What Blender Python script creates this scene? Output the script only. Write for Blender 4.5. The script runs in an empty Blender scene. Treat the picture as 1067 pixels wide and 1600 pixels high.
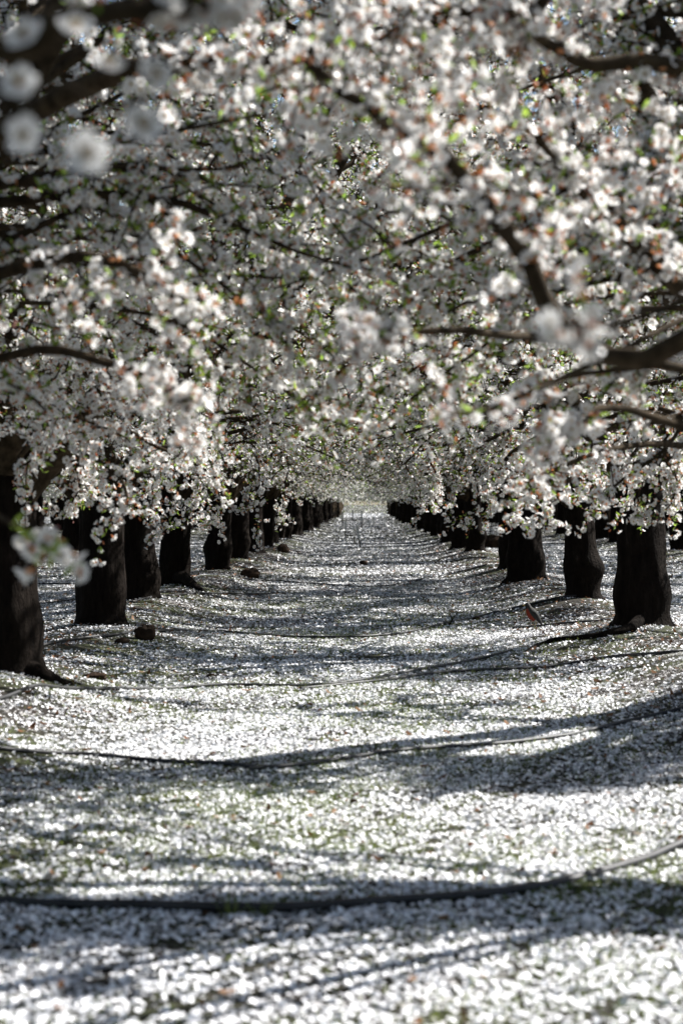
import bpy, math, random
import numpy as np
from math import sin, cos, pi, radians, sqrt

C = bpy.context.scene.collection
F = 3000.0; VX, VY = 570.0, 785.0; H = 1.2        # camera: focal length in photo pixels, vanishing point, eye height
ROW = 2.26; STEP = 4.52
rnd = random.Random(7)
NP = np.random.default_rng(11)
SUN_AZ, SUN_EL = 60.0, 45.0

# ------------------------------------------------------------------ mesh builder
class MB:
    def __init__(s): s.v = []; s.f = []; s.n = 0
    def add(s, v, f, m=0):
        v = np.asarray(v, dtype=np.float32).reshape(-1, 3)
        f = np.asarray(f, dtype=np.int32)
        mm = np.full(len(f), m, dtype=np.int32) if np.isscalar(m) else np.asarray(m, dtype=np.int32)
        s.v.append(v); s.f.append((f + s.n, mm)); s.n += len(v)
    def build(s, name, mats, parent=None, smooth=True):
        me = bpy.data.meshes.new(name)
        if s.n:
            V = np.concatenate(s.v)
            me.vertices.add(len(V)); me.vertices.foreach_set('co', V.ravel())
            li = np.concatenate([f.ravel() for f, m in s.f])
            cnt = np.concatenate([np.full(len(f), f.shape[1], dtype=np.int32) for f, m in s.f])
            mi = np.concatenate([m for f, m in s.f])
            me.loops.add(len(li)); me.loops.foreach_set('vertex_index', li)
            st = np.zeros(len(cnt), dtype=np.int32); st[1:] = np.cumsum(cnt)[:-1]
            me.polygons.add(len(cnt)); me.polygons.foreach_set('loop_start', st)
            me.polygons.foreach_set('loop_total', cnt)
            me.polygons.foreach_set('material_index', mi)
            me.polygons.foreach_set('use_smooth', np.full(len(cnt), smooth, dtype=bool))
            me.update(calc_edges=True)
        for m in (mats if isinstance(mats, (list, tuple)) else [mats]): me.materials.append(m)
        o = bpy.data.objects.new(name, me); C.objects.link(o)
        if parent: o.parent = parent
        return o

def tube(mb, pts, rad, sides=6, m=0, cap=True, wob=0.0, rng=None):
    pts = [np.array(p, dtype=float) for p in pts]
    n = len(pts); V = []; up = np.array([0.0, 0.0, 1.0])
    prev = None
    for i, p in enumerate(pts):
        t = pts[min(i + 1, n - 1)] - pts[max(i - 1, 0)]; t /= (np.linalg.norm(t) + 1e-9)
        if prev is None:
            a = np.cross(t, up if abs(t[2]) < .9 else np.array([1.0, 0, 0]))
        else:
            a = prev - t * np.dot(prev, t)
        a /= (np.linalg.norm(a) + 1e-9); prev = a; b = np.cross(t, a)
        for k in range(sides):
            w = 2 * pi * k / sides
            r = rad[i] * (1 + (rng.uniform(-wob, wob) if wob else 0))
            V.append(p + a * (r * cos(w)) + b * (r * sin(w)))
    Fq = [[i * sides + k, i * sides + (k + 1) % sides, (i + 1) * sides + (k + 1) % sides, (i + 1) * sides + k]
          for i in range(n - 1) for k in range(sides)]
    base = mb.n
    mb.add(V, Fq, m)
    if cap and sides >= 3:
        for idx, ring in ((0, 0), (n - 1, (n - 1) * sides)):
            c = pts[idx]
            mb.add([V[ring + k] for k in range(sides)] + [c],
                   [[k, (k + 1) % sides, sides] for k in range(sides)], m)

# ------------------------------------------------------------------ materials
def mat(name):
    m = bpy.data.materials.new(name); m.use_nodes = True
    nt = m.node_tree; nt.nodes.clear()
    return m, nt, nt.nodes, nt.links

def noise(nt, scale, detail=4, rough=.55, coord='Object', vec=None):
    N = nt.nodes.new('ShaderNodeTexNoise'); N.inputs['Scale'].default_value = scale
    N.inputs['Detail'].default_value = detail; N.inputs['Roughness'].default_value = rough
    if vec is None:
        t = nt.nodes.new('ShaderNodeTexCoord'); vec = t.outputs[coord]
    nt.links.new(vec, N.inputs['Vector']); return N

def ramp(nt, fac, stops):
    r = nt.nodes.new('ShaderNodeValToRGB'); e = r.color_ramp.elements
    while len(e) < len(stops): e.new(.5)
    for q, (p, c) in zip(e, stops): q.position = p; q.color = (*c, 1)
    nt.links.new(fac, r.inputs[0]); return r

def petal_mat(name, c1, c2, trans=.42, rough=.5, spec=.3, scale=30):
    m, nt, n, l = mat(name)
    ns = noise(nt, scale, 2); rp = ramp(nt, ns.outputs['Fac'], [(.35, c1), (.65, c2)])
    p = n.new('ShaderNodeBsdfPrincipled'); p.inputs['Roughness'].default_value = rough
    p.inputs['Specular IOR Level'].default_value = spec
    t = n.new('ShaderNodeBsdfTranslucent'); mx = n.new('ShaderNodeMixShader'); mx.inputs[0].default_value = trans
    l.new(rp.outputs[0], p.inputs['Base Color']); l.new(rp.outputs[0], t.inputs['Color'])
    l.new(p.outputs[0], mx.inputs[1]); l.new(t.outputs[0], mx.inputs[2])
    o = n.new('ShaderNodeOutputMaterial'); l.new(mx.outputs[0], o.inputs[0]); return m

M_PET = petal_mat('petal', (.80, .785, .76), (.84, .835, .82), .40, .30, .5)
M_LITTER = petal_mat('fallen_petal', (.85, .85, .87), (.89, .90, .92), .10, .42, .3)
M_PINK = petal_mat('petal_base', (.62, .30, .28), (.70, .42, .38))
M_CAL = petal_mat('calyx', (.50, .20, .09), (.72, .42, .22), .6)
M_YEL = petal_mat('anther', (.40, .27, .05), (.30, .20, .04), .1)
M_LEAF = petal_mat('young_leaf', (.18, .30, .04), (.33, .45, .08), .6, .45)
M_GRASS = petal_mat('grass_blade', (.11, .16, .03), (.24, .28, .08), .35, .5, scale=3)
M_DRY = petal_mat('dry_leaf', (.12, .05, .02), (.20, .10, .045), .15, .7, scale=4)

def bark_mat():
    m, nt, n, l = mat('bark')
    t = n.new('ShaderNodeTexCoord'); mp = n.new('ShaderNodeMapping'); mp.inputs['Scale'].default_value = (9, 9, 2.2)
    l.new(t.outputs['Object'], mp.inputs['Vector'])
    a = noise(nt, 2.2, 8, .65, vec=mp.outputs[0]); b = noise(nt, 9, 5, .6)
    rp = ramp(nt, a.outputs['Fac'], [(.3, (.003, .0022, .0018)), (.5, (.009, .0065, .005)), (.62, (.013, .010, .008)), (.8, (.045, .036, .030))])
    p = n.new('ShaderNodeBsdfPrincipled'); p.inputs['Roughness'].default_value = .85
    p.inputs['Specular IOR Level'].default_value = .04
    l.new(rp.outputs[0], p.inputs['Base Color'])
    ad = n.new('ShaderNodeMath'); ad.operation = 'ADD'; l.new(a.outputs['Fac'], ad.inputs[0]); l.new(b.outputs['Fac'], ad.inputs[1])
    bu = n.new('ShaderNodeBump'); bu.inputs['Strength'].default_value = .9; bu.inputs['Distance'].default_value = .03
    l.new(ad.outputs[0], bu.inputs['Height']); l.new(bu.outputs[0], p.inputs['Normal'])
    o = n.new('ShaderNodeOutputMaterial'); l.new(p.outputs[0], o.inputs[0]); return m
M_BARK = bark_mat()

def simple(name, c1, c2, scale=20, rough=.6, spec=.4, bump=.3, dist=.005):
    m, nt, n, l = mat(name)
    a = noise(nt, scale, 5); rp = ramp(nt, a.outputs['Fac'], [(.35, c1), (.68, c2)])
    p = n.new('ShaderNodeBsdfPrincipled'); p.inputs['Roughness'].default_value = rough
    p.inputs['Specular IOR Level'].default_value = spec
    bu = n.new('ShaderNodeBump'); bu.inputs['Strength'].default_value = bump; bu.inputs['Distance'].default_value = dist
    l.new(a.outputs['Fac'], bu.inputs['Height']); l.new(bu.outputs[0], p.inputs['Normal'])
    l.new(rp.outputs[0], p.inputs['Base Color'])
    o = n.new('ShaderNodeOutputMaterial'); l.new(p.outputs[0], o.inputs[0]); return m
M_HOSE = simple('hose_rubber', (.010, .010, .011), (.028, .028, .030), 6, .5, .35, .15, .002)
M_CLOD = simple('clod_soil', (.014, .009, .006), (.045, .028, .018), 14, .95, .1, .8, .02)
M_STAKE = simple('weathered_wood', (.78, .78, .78), (.86, .86, .85), 12, .8, .2)
M_STAKE2 = simple('dark_stake_foot', (.14, .13, .12), (.24, .23, .21), 12, .8, .2)

def ground_mat():
    m, nt, n, l = mat('orchard_floor')
    tc = n.new('ShaderNodeTexCoord'); vec = tc.outputs['Object']
    a = noise(nt, 14, 8, .7, vec=vec)
    soil = ramp(nt, a.outputs['Fac'], [(.3, (.006, .0045, .004)), (.55, (.019, .014, .011)), (.8, (.05, .038, .029))])
    big = noise(nt, .9, 4, .6, vec=vec)
    gr = noise(nt, 60, 3, .6, vec=vec)
    mg = n.new('ShaderNodeMix'); mg.data_type = 'RGBA'
    gm = n.new('ShaderNodeMath'); gm.operation = 'MULTIPLY'
    g1 = ramp(nt, gr.outputs['Fac'], [(.47, (0, 0, 0)), (.62, (1, 1, 1))]); g2 = ramp(nt, big.outputs['Fac'], [(.42, (0, 0, 0)), (.6, (1, 1, 1))])
    l.new(g1.outputs[0], gm.inputs[0]); l.new(g2.outputs[0], gm.inputs[1])
    l.new(gm.outputs[0], mg.inputs['Factor']); l.new(soil.outputs[0], mg.inputs['A']); mg.inputs['B'].default_value = (.09, .12, .03, 1)
    # flat layer of trodden petals, two sizes of cell
    cur = mg.outputs['Result']; masks = []
    den = noise(nt, 1.7, 5, .65, vec=vec)
    for sc, th in ((48, .97), (70, 1.0)):
        w = noise(nt, 40, 2, .5, vec=vec)
        va = n.new('ShaderNodeVectorMath'); va.operation = 'MULTIPLY_ADD'
        va.inputs[1].default_value = (.012, .012, 0); l.new(w.outputs['Color'], va.inputs[0]); l.new(vec, va.inputs[2])
        v = n.new('ShaderNodeTexVoronoi'); v.inputs['Scale'].default_value = sc; v.voronoi_dimensions = '2D'
        l.new(va.outputs[0], v.inputs['Vector'])
        sx = n.new('ShaderNodeSeparateColor'); l.new(v.outputs['Color'], sx.inputs[0])
        dd = n.new('ShaderNodeMath'); dd.operation = 'ADD'; l.new(sx.outputs[0], dd.inputs[0]); 
        ds = n.new('ShaderNodeMath'); ds.operation = 'MULTIPLY_ADD'; ds.inputs[1].default_value = 1.6; ds.inputs[2].default_value = -.8
        l.new(den.outputs['Fac'], ds.inputs[0]); l.new(ds.outputs[0], dd.inputs[1])
        g = n.new('ShaderNodeMath'); g.operation = 'GREATER_THAN'; g.inputs[1].default_value = th; l.new(dd.outputs[0], g.inputs[0])
        ls = n.new('ShaderNodeMath'); ls.operation = 'LESS_THAN'; ls.inputs[1].default_value = .43; l.new(v.outputs['Distance'], ls.inputs[0])
        mm = n.new('ShaderNodeMath'); mm.operation = 'MULTIPLY'; l.new(g.outputs[0], mm.inputs[0]); l.new(ls.outputs[0], mm.inputs[1])
        masks.append(mm.outputs[0])
    mx = n.new('ShaderNodeMath'); mx.operation = 'MAXIMUM'; l.new(masks[0], mx.inputs[0]); l.new(masks[1], mx.inputs[1])
    mp = n.new('ShaderNodeMix'); mp.data_type = 'RGBA'; l.new(mx.outputs[0], mp.inputs['Factor'])
    l.new(cur, mp.inputs['A']); mp.inputs['B'].default_value = (.74, .72, .71, 1)
    p = n.new('ShaderNodeBsdfPrincipled'); p.inputs['Roughness'].default_value = .8; p.inputs['Specular IOR Level'].default_value = .2
    l.new(mp.outputs['Result'], p.inputs['Base Color'])
    bb = n.new('ShaderNodeMath'); bb.operation = 'MULTIPLY_ADD'; bb.inputs[1].default_value = .3
    l.new(mx.outputs[0], bb.inputs[0]); l.new(a.outputs['Fac'], bb.inputs[2])
    bu = n.new('ShaderNodeBump'); bu.inputs['Strength'].default_value = 1; bu.inputs['Distance'].default_value = .03
    l.new(bb.outputs[0], bu.inputs['Height']); l.new(bu.outputs[0], p.inputs['Normal'])
    o = n.new('ShaderNodeOutputMaterial'); l.new(p.outputs[0], o.inputs[0]); return m

# ------------------------------------------------------------------ where the trees stand
LEFT = [(-2.30, 2.4), (-2.30, 6.9), (-2.12, 11.4), (-2.27, 16.5), (-2.44, 20.6), (-2.42, 24.4), (-2.27, 29.6)]
RIGHT = [(2.30, 2.0), (2.30, 6.5), (2.34, 11.1), (2.27, 15.7), (2.33, 20.5), (2.13, 25.2), (2.28, 29.7)]
LEFT += [(-ROW + rnd.uniform(-.12, .12), 34.2 + STEP * k + rnd.uniform(-.2, .2)) for k in range(26)]
RIGHT += [(ROW + rnd.uniform(-.12, .12), 38.9 + STEP * k + rnd.uniform(-.2, .2)) for k in range(25)]
SIDE = []
for side in (-1, 1):
    for k, d0, d1 in ((1, 12, 128), (2, 44, 126), (3, 62, 124)):
        if side > 0 and k == 1: d0 = 24
        y = d0
        while y < d1:
            SIDE.append((side * (ROW + 4.52 * k) + rnd.uniform(-.15, .15), y + rnd.uniform(-.25, .25), side, k)); y += STEP
TREES = np.array(LEFT + RIGHT)

def lump(x, y, s, seed):
    return (np.sin(x * s + seed) * np.cos(y * s * .83 + seed * 1.7) + np.sin((x + y) * s * .61 + 2.1 * seed) * np.cos((x - y) * s * 1.13 - seed)) * .5

def gz(x, y):
    x = np.asarray(x, dtype=float); y = np.asarray(y, dtype=float)
    u = (x + ROW * 1.0) % 4.52; u = np.minimum(u, 4.52 - u)
    z = .15 * np.exp(-(u / .62) ** 2) * (1 + .35 * lump(x, y, .9, 3.0))
    for tx, ty in TREES[(TREES[:, 1] < 60)]:
        z = z + .05 * np.exp(-(((x - tx) / .75) ** 2 + ((y - ty) / .8) ** 2))
    for tx, ty, am, sx, sy in ((1.75, 9.25, .085, .50, .30), (1.55, 14.9, .06, .6, .35), (1.9, 19.0, .05, .6, .4), (-1.7, 10.6, .05, .5, .3), (-1.6, 15.6, .05, .5, .4), (2.0, 5.9, .07, .5, .3), (-2.0, 8.6, .05, .4, .3)):
        z = z + am * np.exp(-(((x - tx) / sx) ** 2 + ((y - ty) / sy) ** 2))
    near = np.clip(1 - y / 70, 0, 1)
    z = z + near * (.012 * lump(x, y, 2.3, 1.0) + .008 * lump(x, y, 5.1, 4.0))
    return z

def pix(px, py, d): return ((px - VX) / F * d, d, H - (py - VY) / F * d)
def pix_ground(px, py, lift=0.0):
    ds = np.concatenate([np.arange(3.5, 60, .04), np.arange(60, 400, .4)])
    z = H - (py - VY) / F * ds; g = gz((px - VX) / F * ds, ds) + lift
    i = np.argmax(z < g)
    d = ds[i] if z[i] < g[i] else 400
    x = (px - VX) / F * d
    return (x, d, float(gz(x, d)) + lift)

def tag(o, label=None, cat=None, group=None, kind=None):
    if label: o['label'] = label
    if cat: o['category'] = cat
    if group: o['group'] = group
    if kind: o['kind'] = kind
    return o
def empty(name, loc=(0, 0, 0), rz=0, parent=None):
    o = bpy.data.objects.new(name, None); C.objects.link(o); o.location = loc; o.rotation_euler = (0, 0, rz)
    o.empty_display_size = .2
    if parent: o.parent = parent
    return o

# ------------------------------------------------------------------ ground
def make_ground():
    xs = np.concatenate([-np.geomspace(400, 16, 22), np.arange(-15.5, 15.6, .13), np.geomspace(16, 400, 22)])
    ys = np.concatenate([np.linspace(-60, 0, 12), np.arange(.15, 62, .15), np.geomspace(62.5, 900, 80)])
    X, Y = np.meshgrid(xs, ys); Z = gz(X, Y)
    nx, ny = len(xs), len(ys)
    i = np.arange(ny - 1)[:, None] * nx + np.arange(nx - 1)[None, :]
    Fq = np.stack([i, i + 1, i + 1 + nx, i + nx], -1).reshape(-1, 4)
    mb = MB(); mb.add(np.stack([X, Y, Z], -1).reshape(-1, 3), Fq)
    return tag(mb.build('ground', ground_mat()), kind='structure')
make_ground()

def rot_rand(n, tilt, rng):
    """n rotation matrices: random heading, tilt from horizontal drawn with spread `tilt`"""
    a = rng.uniform(0, 2 * pi, n); b = np.abs(rng.normal(0, tilt, n)); c = rng.uniform(0, 2 * pi, n)
    ca, sa, cb, sb, cc, sc = np.cos(a), np.sin(a), np.cos(b), np.sin(b), np.cos(c), np.sin(c)
    Rz1 = np.zeros((n, 3, 3)); Rz1[:, 0, 0] = ca; Rz1[:, 0, 1] = -sa; Rz1[:, 1, 0] = sa; Rz1[:, 1, 1] = ca; Rz1[:, 2, 2] = 1
    Rx = np.zeros((n, 3, 3)); Rx[:, 0, 0] = 1; Rx[:, 1, 1] = cb; Rx[:, 1, 2] = -sb; Rx[:, 2, 1] = sb; Rx[:, 2, 2] = cb
    Rz2 = np.zeros((n, 3, 3)); Rz2[:, 0, 0] = cc; Rz2[:, 0, 1] = -sc; Rz2[:, 1, 0] = sc; Rz2[:, 1, 1] = cc; Rz2[:, 2, 2] = 1
    return Rz1 @ Rx @ Rz2

def scatter(mb, tv, tf, P, R, S, m):
    tv = np.asarray(tv, dtype=float); tf = np.asarray(tf); n = len(P)
    if n == 0: return
    S = np.asarray(S, dtype=float); S = S[:, None, None] if S.ndim == 1 else S[:, None, :]
    V = np.einsum('nij,nkj->nki', R, tv[None] * S) + P[:, None, :]
    Fc = tf[None] + (np.arange(n) * len(tv))[:, None, None]
    mm = np.tile(np.asarray(m), n) if not np.isscalar(m) else m
    mb.add(V.reshape(-1, 3), Fc.reshape(-1, tf.shape[1]), mm)

PETAL_V = [(-.50, -.28, .10), (.02, -.50, 0), (.52, -.2, .14), (.5, .26, .12), (.0, .48, -.02), (-.5, .2, .08)]
PETAL_F = [(0, 1, 4, 5), (1, 2, 3, 4)]

def petal_litter():
    mb = MB(); rng = np.random.default_rng(5)
    for d0, d1, den, size in ((3.2, 6.5, 5000, .0165), (6.5, 11, 4500, .0165), (11, 18, 2700, .018), (18, 30, 1150, .023), (30, 60, 290, .038), (60, 120, 50, .064), (120, 200, 12, .12)):
        w1 = .215 * d1 + 1.8
        n = int(2 * w1 * (d1 - d0) * den)
        x = rng.uniform(-w1, w1, n); y = rng.uniform(d0, d1, n)
        k = np.abs(x) < (.215 * y + 1.8)
        # clumps: bare dark soil shows between drifts, more of it on the berms
        u = (x + ROW) % 4.52; u = np.minimum(u, 4.52 - u)
        p = .76 - .66 * np.exp(-(u / .8) ** 2) + .42 * lump(x, y, 3.1, 2.0) + .42 * lump(x, y, 11.0, 7.0) + .55 * lump(x, y, 37.0, 5.0)
        p = p * np.clip(1.12 - y / 75, .66, 1)
        k &= rng.uniform(0, 1, n) < p
        x, y = x[k], y[k]; n = len(x)
        s = size * rng.uniform(.65, 1.35, n)
        P = np.stack([x, y, gz(x, y) + .003 + rng.uniform(0, .35, n) ** 2 * s * 2.2], 1)
        S = np.stack([s, s * rng.uniform(.6, 1.0, n), s * rng.uniform(.3, 2.2, n)], 1)
        scatter(mb, PETAL_V, PETAL_F, P, rot_rand(n, .48, rng), S, 0)
    return tag(mb.build('petal_carpet', M_LITTER, smooth=True), 'fallen white almond petals strewn over the orchard floor', 'petals', kind='stuff')
petal_litter()

def grass_cover():
    mb = MB(); rng = np.random.default_rng(9)
    tv = [(-.09, 0, 0), (.09, 0, 0), (.05, .12, .6), (.0, .30, 1.0), (-.05, .12, .6)]
    for d0, d1, den, s0 in ((3.5, 5.7, 2600, .022), (5.7, 8.2, 5200, .022), (8.2, 13, 1900, .026), (13, 24, 500, .034)):
        n = int(6.4 * (d1 - d0) * den); x = rng.uniform(-2.6, 2.6, n); y = rng.uniform(d0, d1, n)
        u = np.abs(x)
        p = np.clip(1.1 - u / 1.9, 0, 1) * np.clip(.45 + .8 * lump(x, y, 1.6, 9.0) + .5 * lump(x, y, 8.0, 3.0), 0, 1)
        k = rng.uniform(0, 1, n) < p; x, y = x[k], y[k]; n = len(x)
        P = np.stack([x, y, gz(x, y)], 1); s = s0 * rng.uniform(.5, 1.3, n)
        scatter(mb, tv, [(0, 1, 2, 4)], P, rot_rand(n, .7, rng), np.stack([s, s, s], 1), 0)
        scatter(mb, tv, [(4, 2, 3)], P, rot_rand(n, .7, rng), np.stack([s, s, s], 1), 0)
    return tag(mb.build('grass', M_GRASS), 'sparse short green grass poking through the petals mid-lane', 'grass', kind='stuff')
grass_cover()

def dead_leaves():
    mb = MB(); rng = np.random.default_rng(19)
    for d0, d1, den, s0 in ((3.4, 9, 75, .022), (9, 20, 40, .028), (20, 45, 14, .04)):
        w1 = .2 * d1 + .8; n = int(2 * w1 * (d1 - d0) * den); x = rng.uniform(-w1, w1, n); y = rng.uniform(d0, d1, n)
        u = (x + ROW) % 4.52; u = np.minimum(u, 4.52 - u)
        k = rng.uniform(0, 1, n) < .25 + .75 * np.exp(-(u / .9) ** 2); x, y = x[k], y[k]; n = len(x)
        P = np.stack([x, y, gz(x, y) + .010], 1); s = s0 * rng.uniform(.5, 1.4, n)
        scatter(mb, PETAL_V, PETAL_F, P, rot_rand(n, .5, rng), np.stack([s * 1.5, s * .7, s * 1.6], 1), 0)
    return tag(mb.build('leaf_litter', M_DRY), 'small curled brown dead leaves and twigs among the petals', 'dead leaves', kind='stuff')
dead_leaves()

# ------------------------------------------------------------------ trees
def flower_template(q):
    V = []; Fq = []; m = []
    for k in range(5):
        a = 2 * pi * k / 5; ca, sa = cos(a), sin(a)
        def P(r, t, z): return (r * ca - t * sa, r * sa + t * ca, z)
        b = len(V)
        if q == 2:
            V += [P(.04, 0, 0), P(.26, -.19, .09), P(.47, -.15, .15), P(.42, 0, .08), P(.47, .15, .15), P(.26, .19, .09)]
            Fq += [(b, b + 1, b + 2, b + 3), (b, b + 3, b + 4, b + 5)]; m += [1, 1]
        else:
            V += [P(.02, 0, 0), P(.34, -.2, .12), P(.5, 0, .1), P(.34, .2, .12)]
            Fq += [(b, b + 1, b + 2, b + 3)]; m += [1]
    if q == 2:
        b = len(V)
        V += [(-.09, -.09, .035), (.09, -.09, .035), (.09, .09, .035), (-.09, .09, .035)]; Fq.append((b, b + 1, b + 2, b + 3)); m.append(3)
        b = len(V)                       # calyx cup behind the petals
        for z, r in ((-.22, .03), (-.015, .13)):
            V += [(r, 0, z), (0, r, z), (-r, 0, z), (0, -r, z)]
        for k in range(4): Fq.append((b + k, b + (k + 1) % 4, b + 4 + (k + 1) % 4, b + 4 + k)); m.append(2)
    return np.array(V), np.array(Fq), np.array(m)
FT2 = flower_template(2); FT1 = flower_template(1)
BUD_V = []; BUD_F = []
for z, r in ((-.3, .03), (-.1, .15), (.1, .16), (.3, .05)):
    b = len(BUD_V); BUD_V += [(r, 0, z), (0, r, z), (-r, 0, z), (0, -r, z)]
for i in range(3):
    for k in range(4): BUD_F.append((4 * i + k, 4 * i + (k + 1) % 4, 4 * i + 4 + (k + 1) % 4, 4 * i + 4 + k))
BUD_V = np.array(BUD_V); BUD_F = np.array(BUD_F)
LEAF_V = [(0, 0, 0), (-.16, .4, .08), (0, .45, -.02), (.16, .4, .08), (0, 1, .1)]
LEAF_F = [(0, 2, 1, 1), (0, 3, 2, 2)]
LEAF_F3 = [(0, 2, 1), (0, 3, 2), (1, 2, 4), (2, 3, 4)]

def basis_from(dirs, rng):
    d = dirs / (np.linalg.norm(dirs, axis=1, keepdims=True) + 1e-9)
    h = rng.normal(0, 1, d.shape); a = np.cross(d, h); a /= (np.linalg.norm(a, axis=1, keepdims=True) + 1e-9)
    return np.stack([a, np.cross(d, a), d], 2)

def dress(mb, nodes, ndirs, rng, q=2, per=2.4, size=.041, leafy=.8, spread=.030):
    """put clusters of blossoms, buds and leaves on twig nodes"""
    if not len(nodes): return
    nodes = np.asarray(nodes); ndirs = np.asarray(ndirs)
    cnt = rng.poisson(per, len(nodes)); idx = np.repeat(np.arange(len(nodes)), cnt)
    P = nodes[idx]; off = rng.normal(0, 1, P.shape); off /= np.linalg.norm(off, axis=1, keepdims=True) + 1e-9
    off += .25 * ndirs[idx]; P = P + off * (spread * rng.uniform(.5, 1.45, (len(P), 1)))
    kind = rng.uniform(0, 1, len(P)); R = basis_from(off + rng.normal(0, .35, off.shape), rng)
    fl = kind < .74; S = size * rng.uniform(.75, 1.15, len(P))
    tv, tf, tm = FT2 if q == 2 else FT1
    cup = rng.uniform(.4, 2.6, len(P))
    scatter(mb, tv, tf, P[fl], R[fl], np.stack([S, S, S * cup], 1)[fl], tm)
    bd = (kind >= .74) & (kind < .82)      # closed white-pink buds
    scatter(mb, BUD_V, BUD_F, P[bd], R[bd], S[bd] * .5, 5 if q == 2 else 1)
    cx = (kind >= .82) & (kind < .94)                       # spent flowers: only the rust calyx is left
    scatter(mb, BUD_V, BUD_F, P[cx], R[cx], S[cx] * .9, 2)
    nl = rng.poisson(leafy * per, len(nodes)); il = np.repeat(np.arange(len(nodes)), nl)
    if len(il):
        P = nodes[il]; o = rng.normal(0, 1, P.shape) + ndirs[il] * .8 + np.array([0, 0, .3])
        R = basis_from(o, rng)[:, :, [0, 2, 1]]; s = rng.uniform(.018, .046, len(il)) * (1 if q == 2 else 1.25)
        scatter(mb, LEAF_V, LEAF_F3, P, R, s, 4)
M_TWIG = simple('twig_bark', (.022, .016, .010), (.065, .048, .030), 18, .85, .05, .8, .01)
CROWN_MATS = [M_TWIG, M_PET, M_CAL, M_YEL, M_LEAF, M_PINK]

def grow(start, az, el, length, n, rng, wig=.12, droop=0.0):
    p = np.array(start, dtype=float); pts = [p.copy()]
    for i in range(n):
        az += rng.uniform(-wig, wig); el += rng.uniform(-wig, wig) - droop / n
        p = p + np.array([sin(az) * cos(el), cos(az) * cos(el), sin(el)]) * (length / n); pts.append(p.copy())
    return pts, az, el

def trunk_mesh(rng, fork, flare=1.0, r0=None, sides=28):
    mb = MB(); rings = 34; V = []; r0 = r0 or rng.uniform(.178, .212); collar = rng.uniform(.004, .034)
    ba = rng.uniform(0, 2 * pi); zb = rng.uniform(.24, .34); lean = np.array([rng.uniform(-.05, .05), rng.uniform(-.05, .05)])
    ph = [rng.uniform(0, 6.28) for _ in range(8)]; rng0 = rng.uniform(.08, .22)
    for i in range(rings):
        t = i / (rings - 1); z = -.14 + t * (fork + .14 + .10)
        r = r0 * (1.0 - .10 * min(1, max(0, z) / fork))
        r += collar * flare * math.exp(-((z - zb) / .15) ** 2)                 # graft collar
        r *= 1 - 2.4 * collar * flare * math.exp(-((z - .06) / .07) ** 2)
        r += .07 * math.exp(-max(0, z + .05) / .06) * .8                     # root flare
        r += .02 * max(0, (z - fork + .25)) / .25 * (1 if z < fork else 1)
        if z > fork - .0: r *= max(.05, 1 - ((z - fork) / .11) ** 2)
        for k in range(sides):
            a = 2 * pi * k / sides
            w = 1 + .05 * sin(2 * a + ph[0] + z * .8) + .035 * sin(3 * a + ph[1] - z * 1.7) + .022 * sin(7 * a + ph[2] + z * 2) + .02 * sin(5 * a + 9 * z + ph[3])
            w += rng0 * flare * math.exp(-((z - zb) / .12) ** 2) * max(0, cos(a - ba)) + .10 * math.exp(-((z - zb * .8) / .13) ** 2) * max(0, cos(a - ba - 2.6))
            w += .22 * math.exp(-max(0, z) / .09) * max(0, cos(4 * a + ph[4])) + .12 * math.exp(-max(0, z) / .06) * max(0, cos(3 * a + ph[5]))
            w += rng.uniform(-.012, .012)
            V.append((lean[0] * z + cos(a) * r * w, lean[1] * z + sin(a) * r * w, z))
    Fq = [[i * sides + k, i * sides + (k + 1) % sides, (i + 1) * sides + (k + 1) % sides, (i + 1) * sides + k] for i in range(rings - 1) for k in range(sides)]
    mb.add(V, Fq); c = len(V) - sides
    mb.add([V[c + k] for k in range(sides)] + [(lean[0] * fork, lean[1] * fork, fork + .11)], [[k, (k + 1) % sides, sides] for k in range(sides)])
    return mb, lean

SX, SY = sin(radians(SUN_AZ)) / math.tan(radians(SUN_EL)), cos(radians(SUN_AZ)) / math.tan(radians(SUN_EL))
GAPS = [(2.0, 5.15), (5.85, 7.75), (9.1, 11.1), (13.3, 15.4), (18.2, 20.6)]  # lane strips kept sunlit by thinning the near crowns
def lets_light(p):
    """places pruned out of the near crowns to shape sunlit strips on the lane"""
    x, y = p[0] - SX * p[2], p[1] - SY * p[2] - .05 * (p[0] - SX * p[2])
    return -2.3 < x < (2.3 if y < 8.5 else 1.25) and any(a < y < b for a, b in GAPS)

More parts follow.
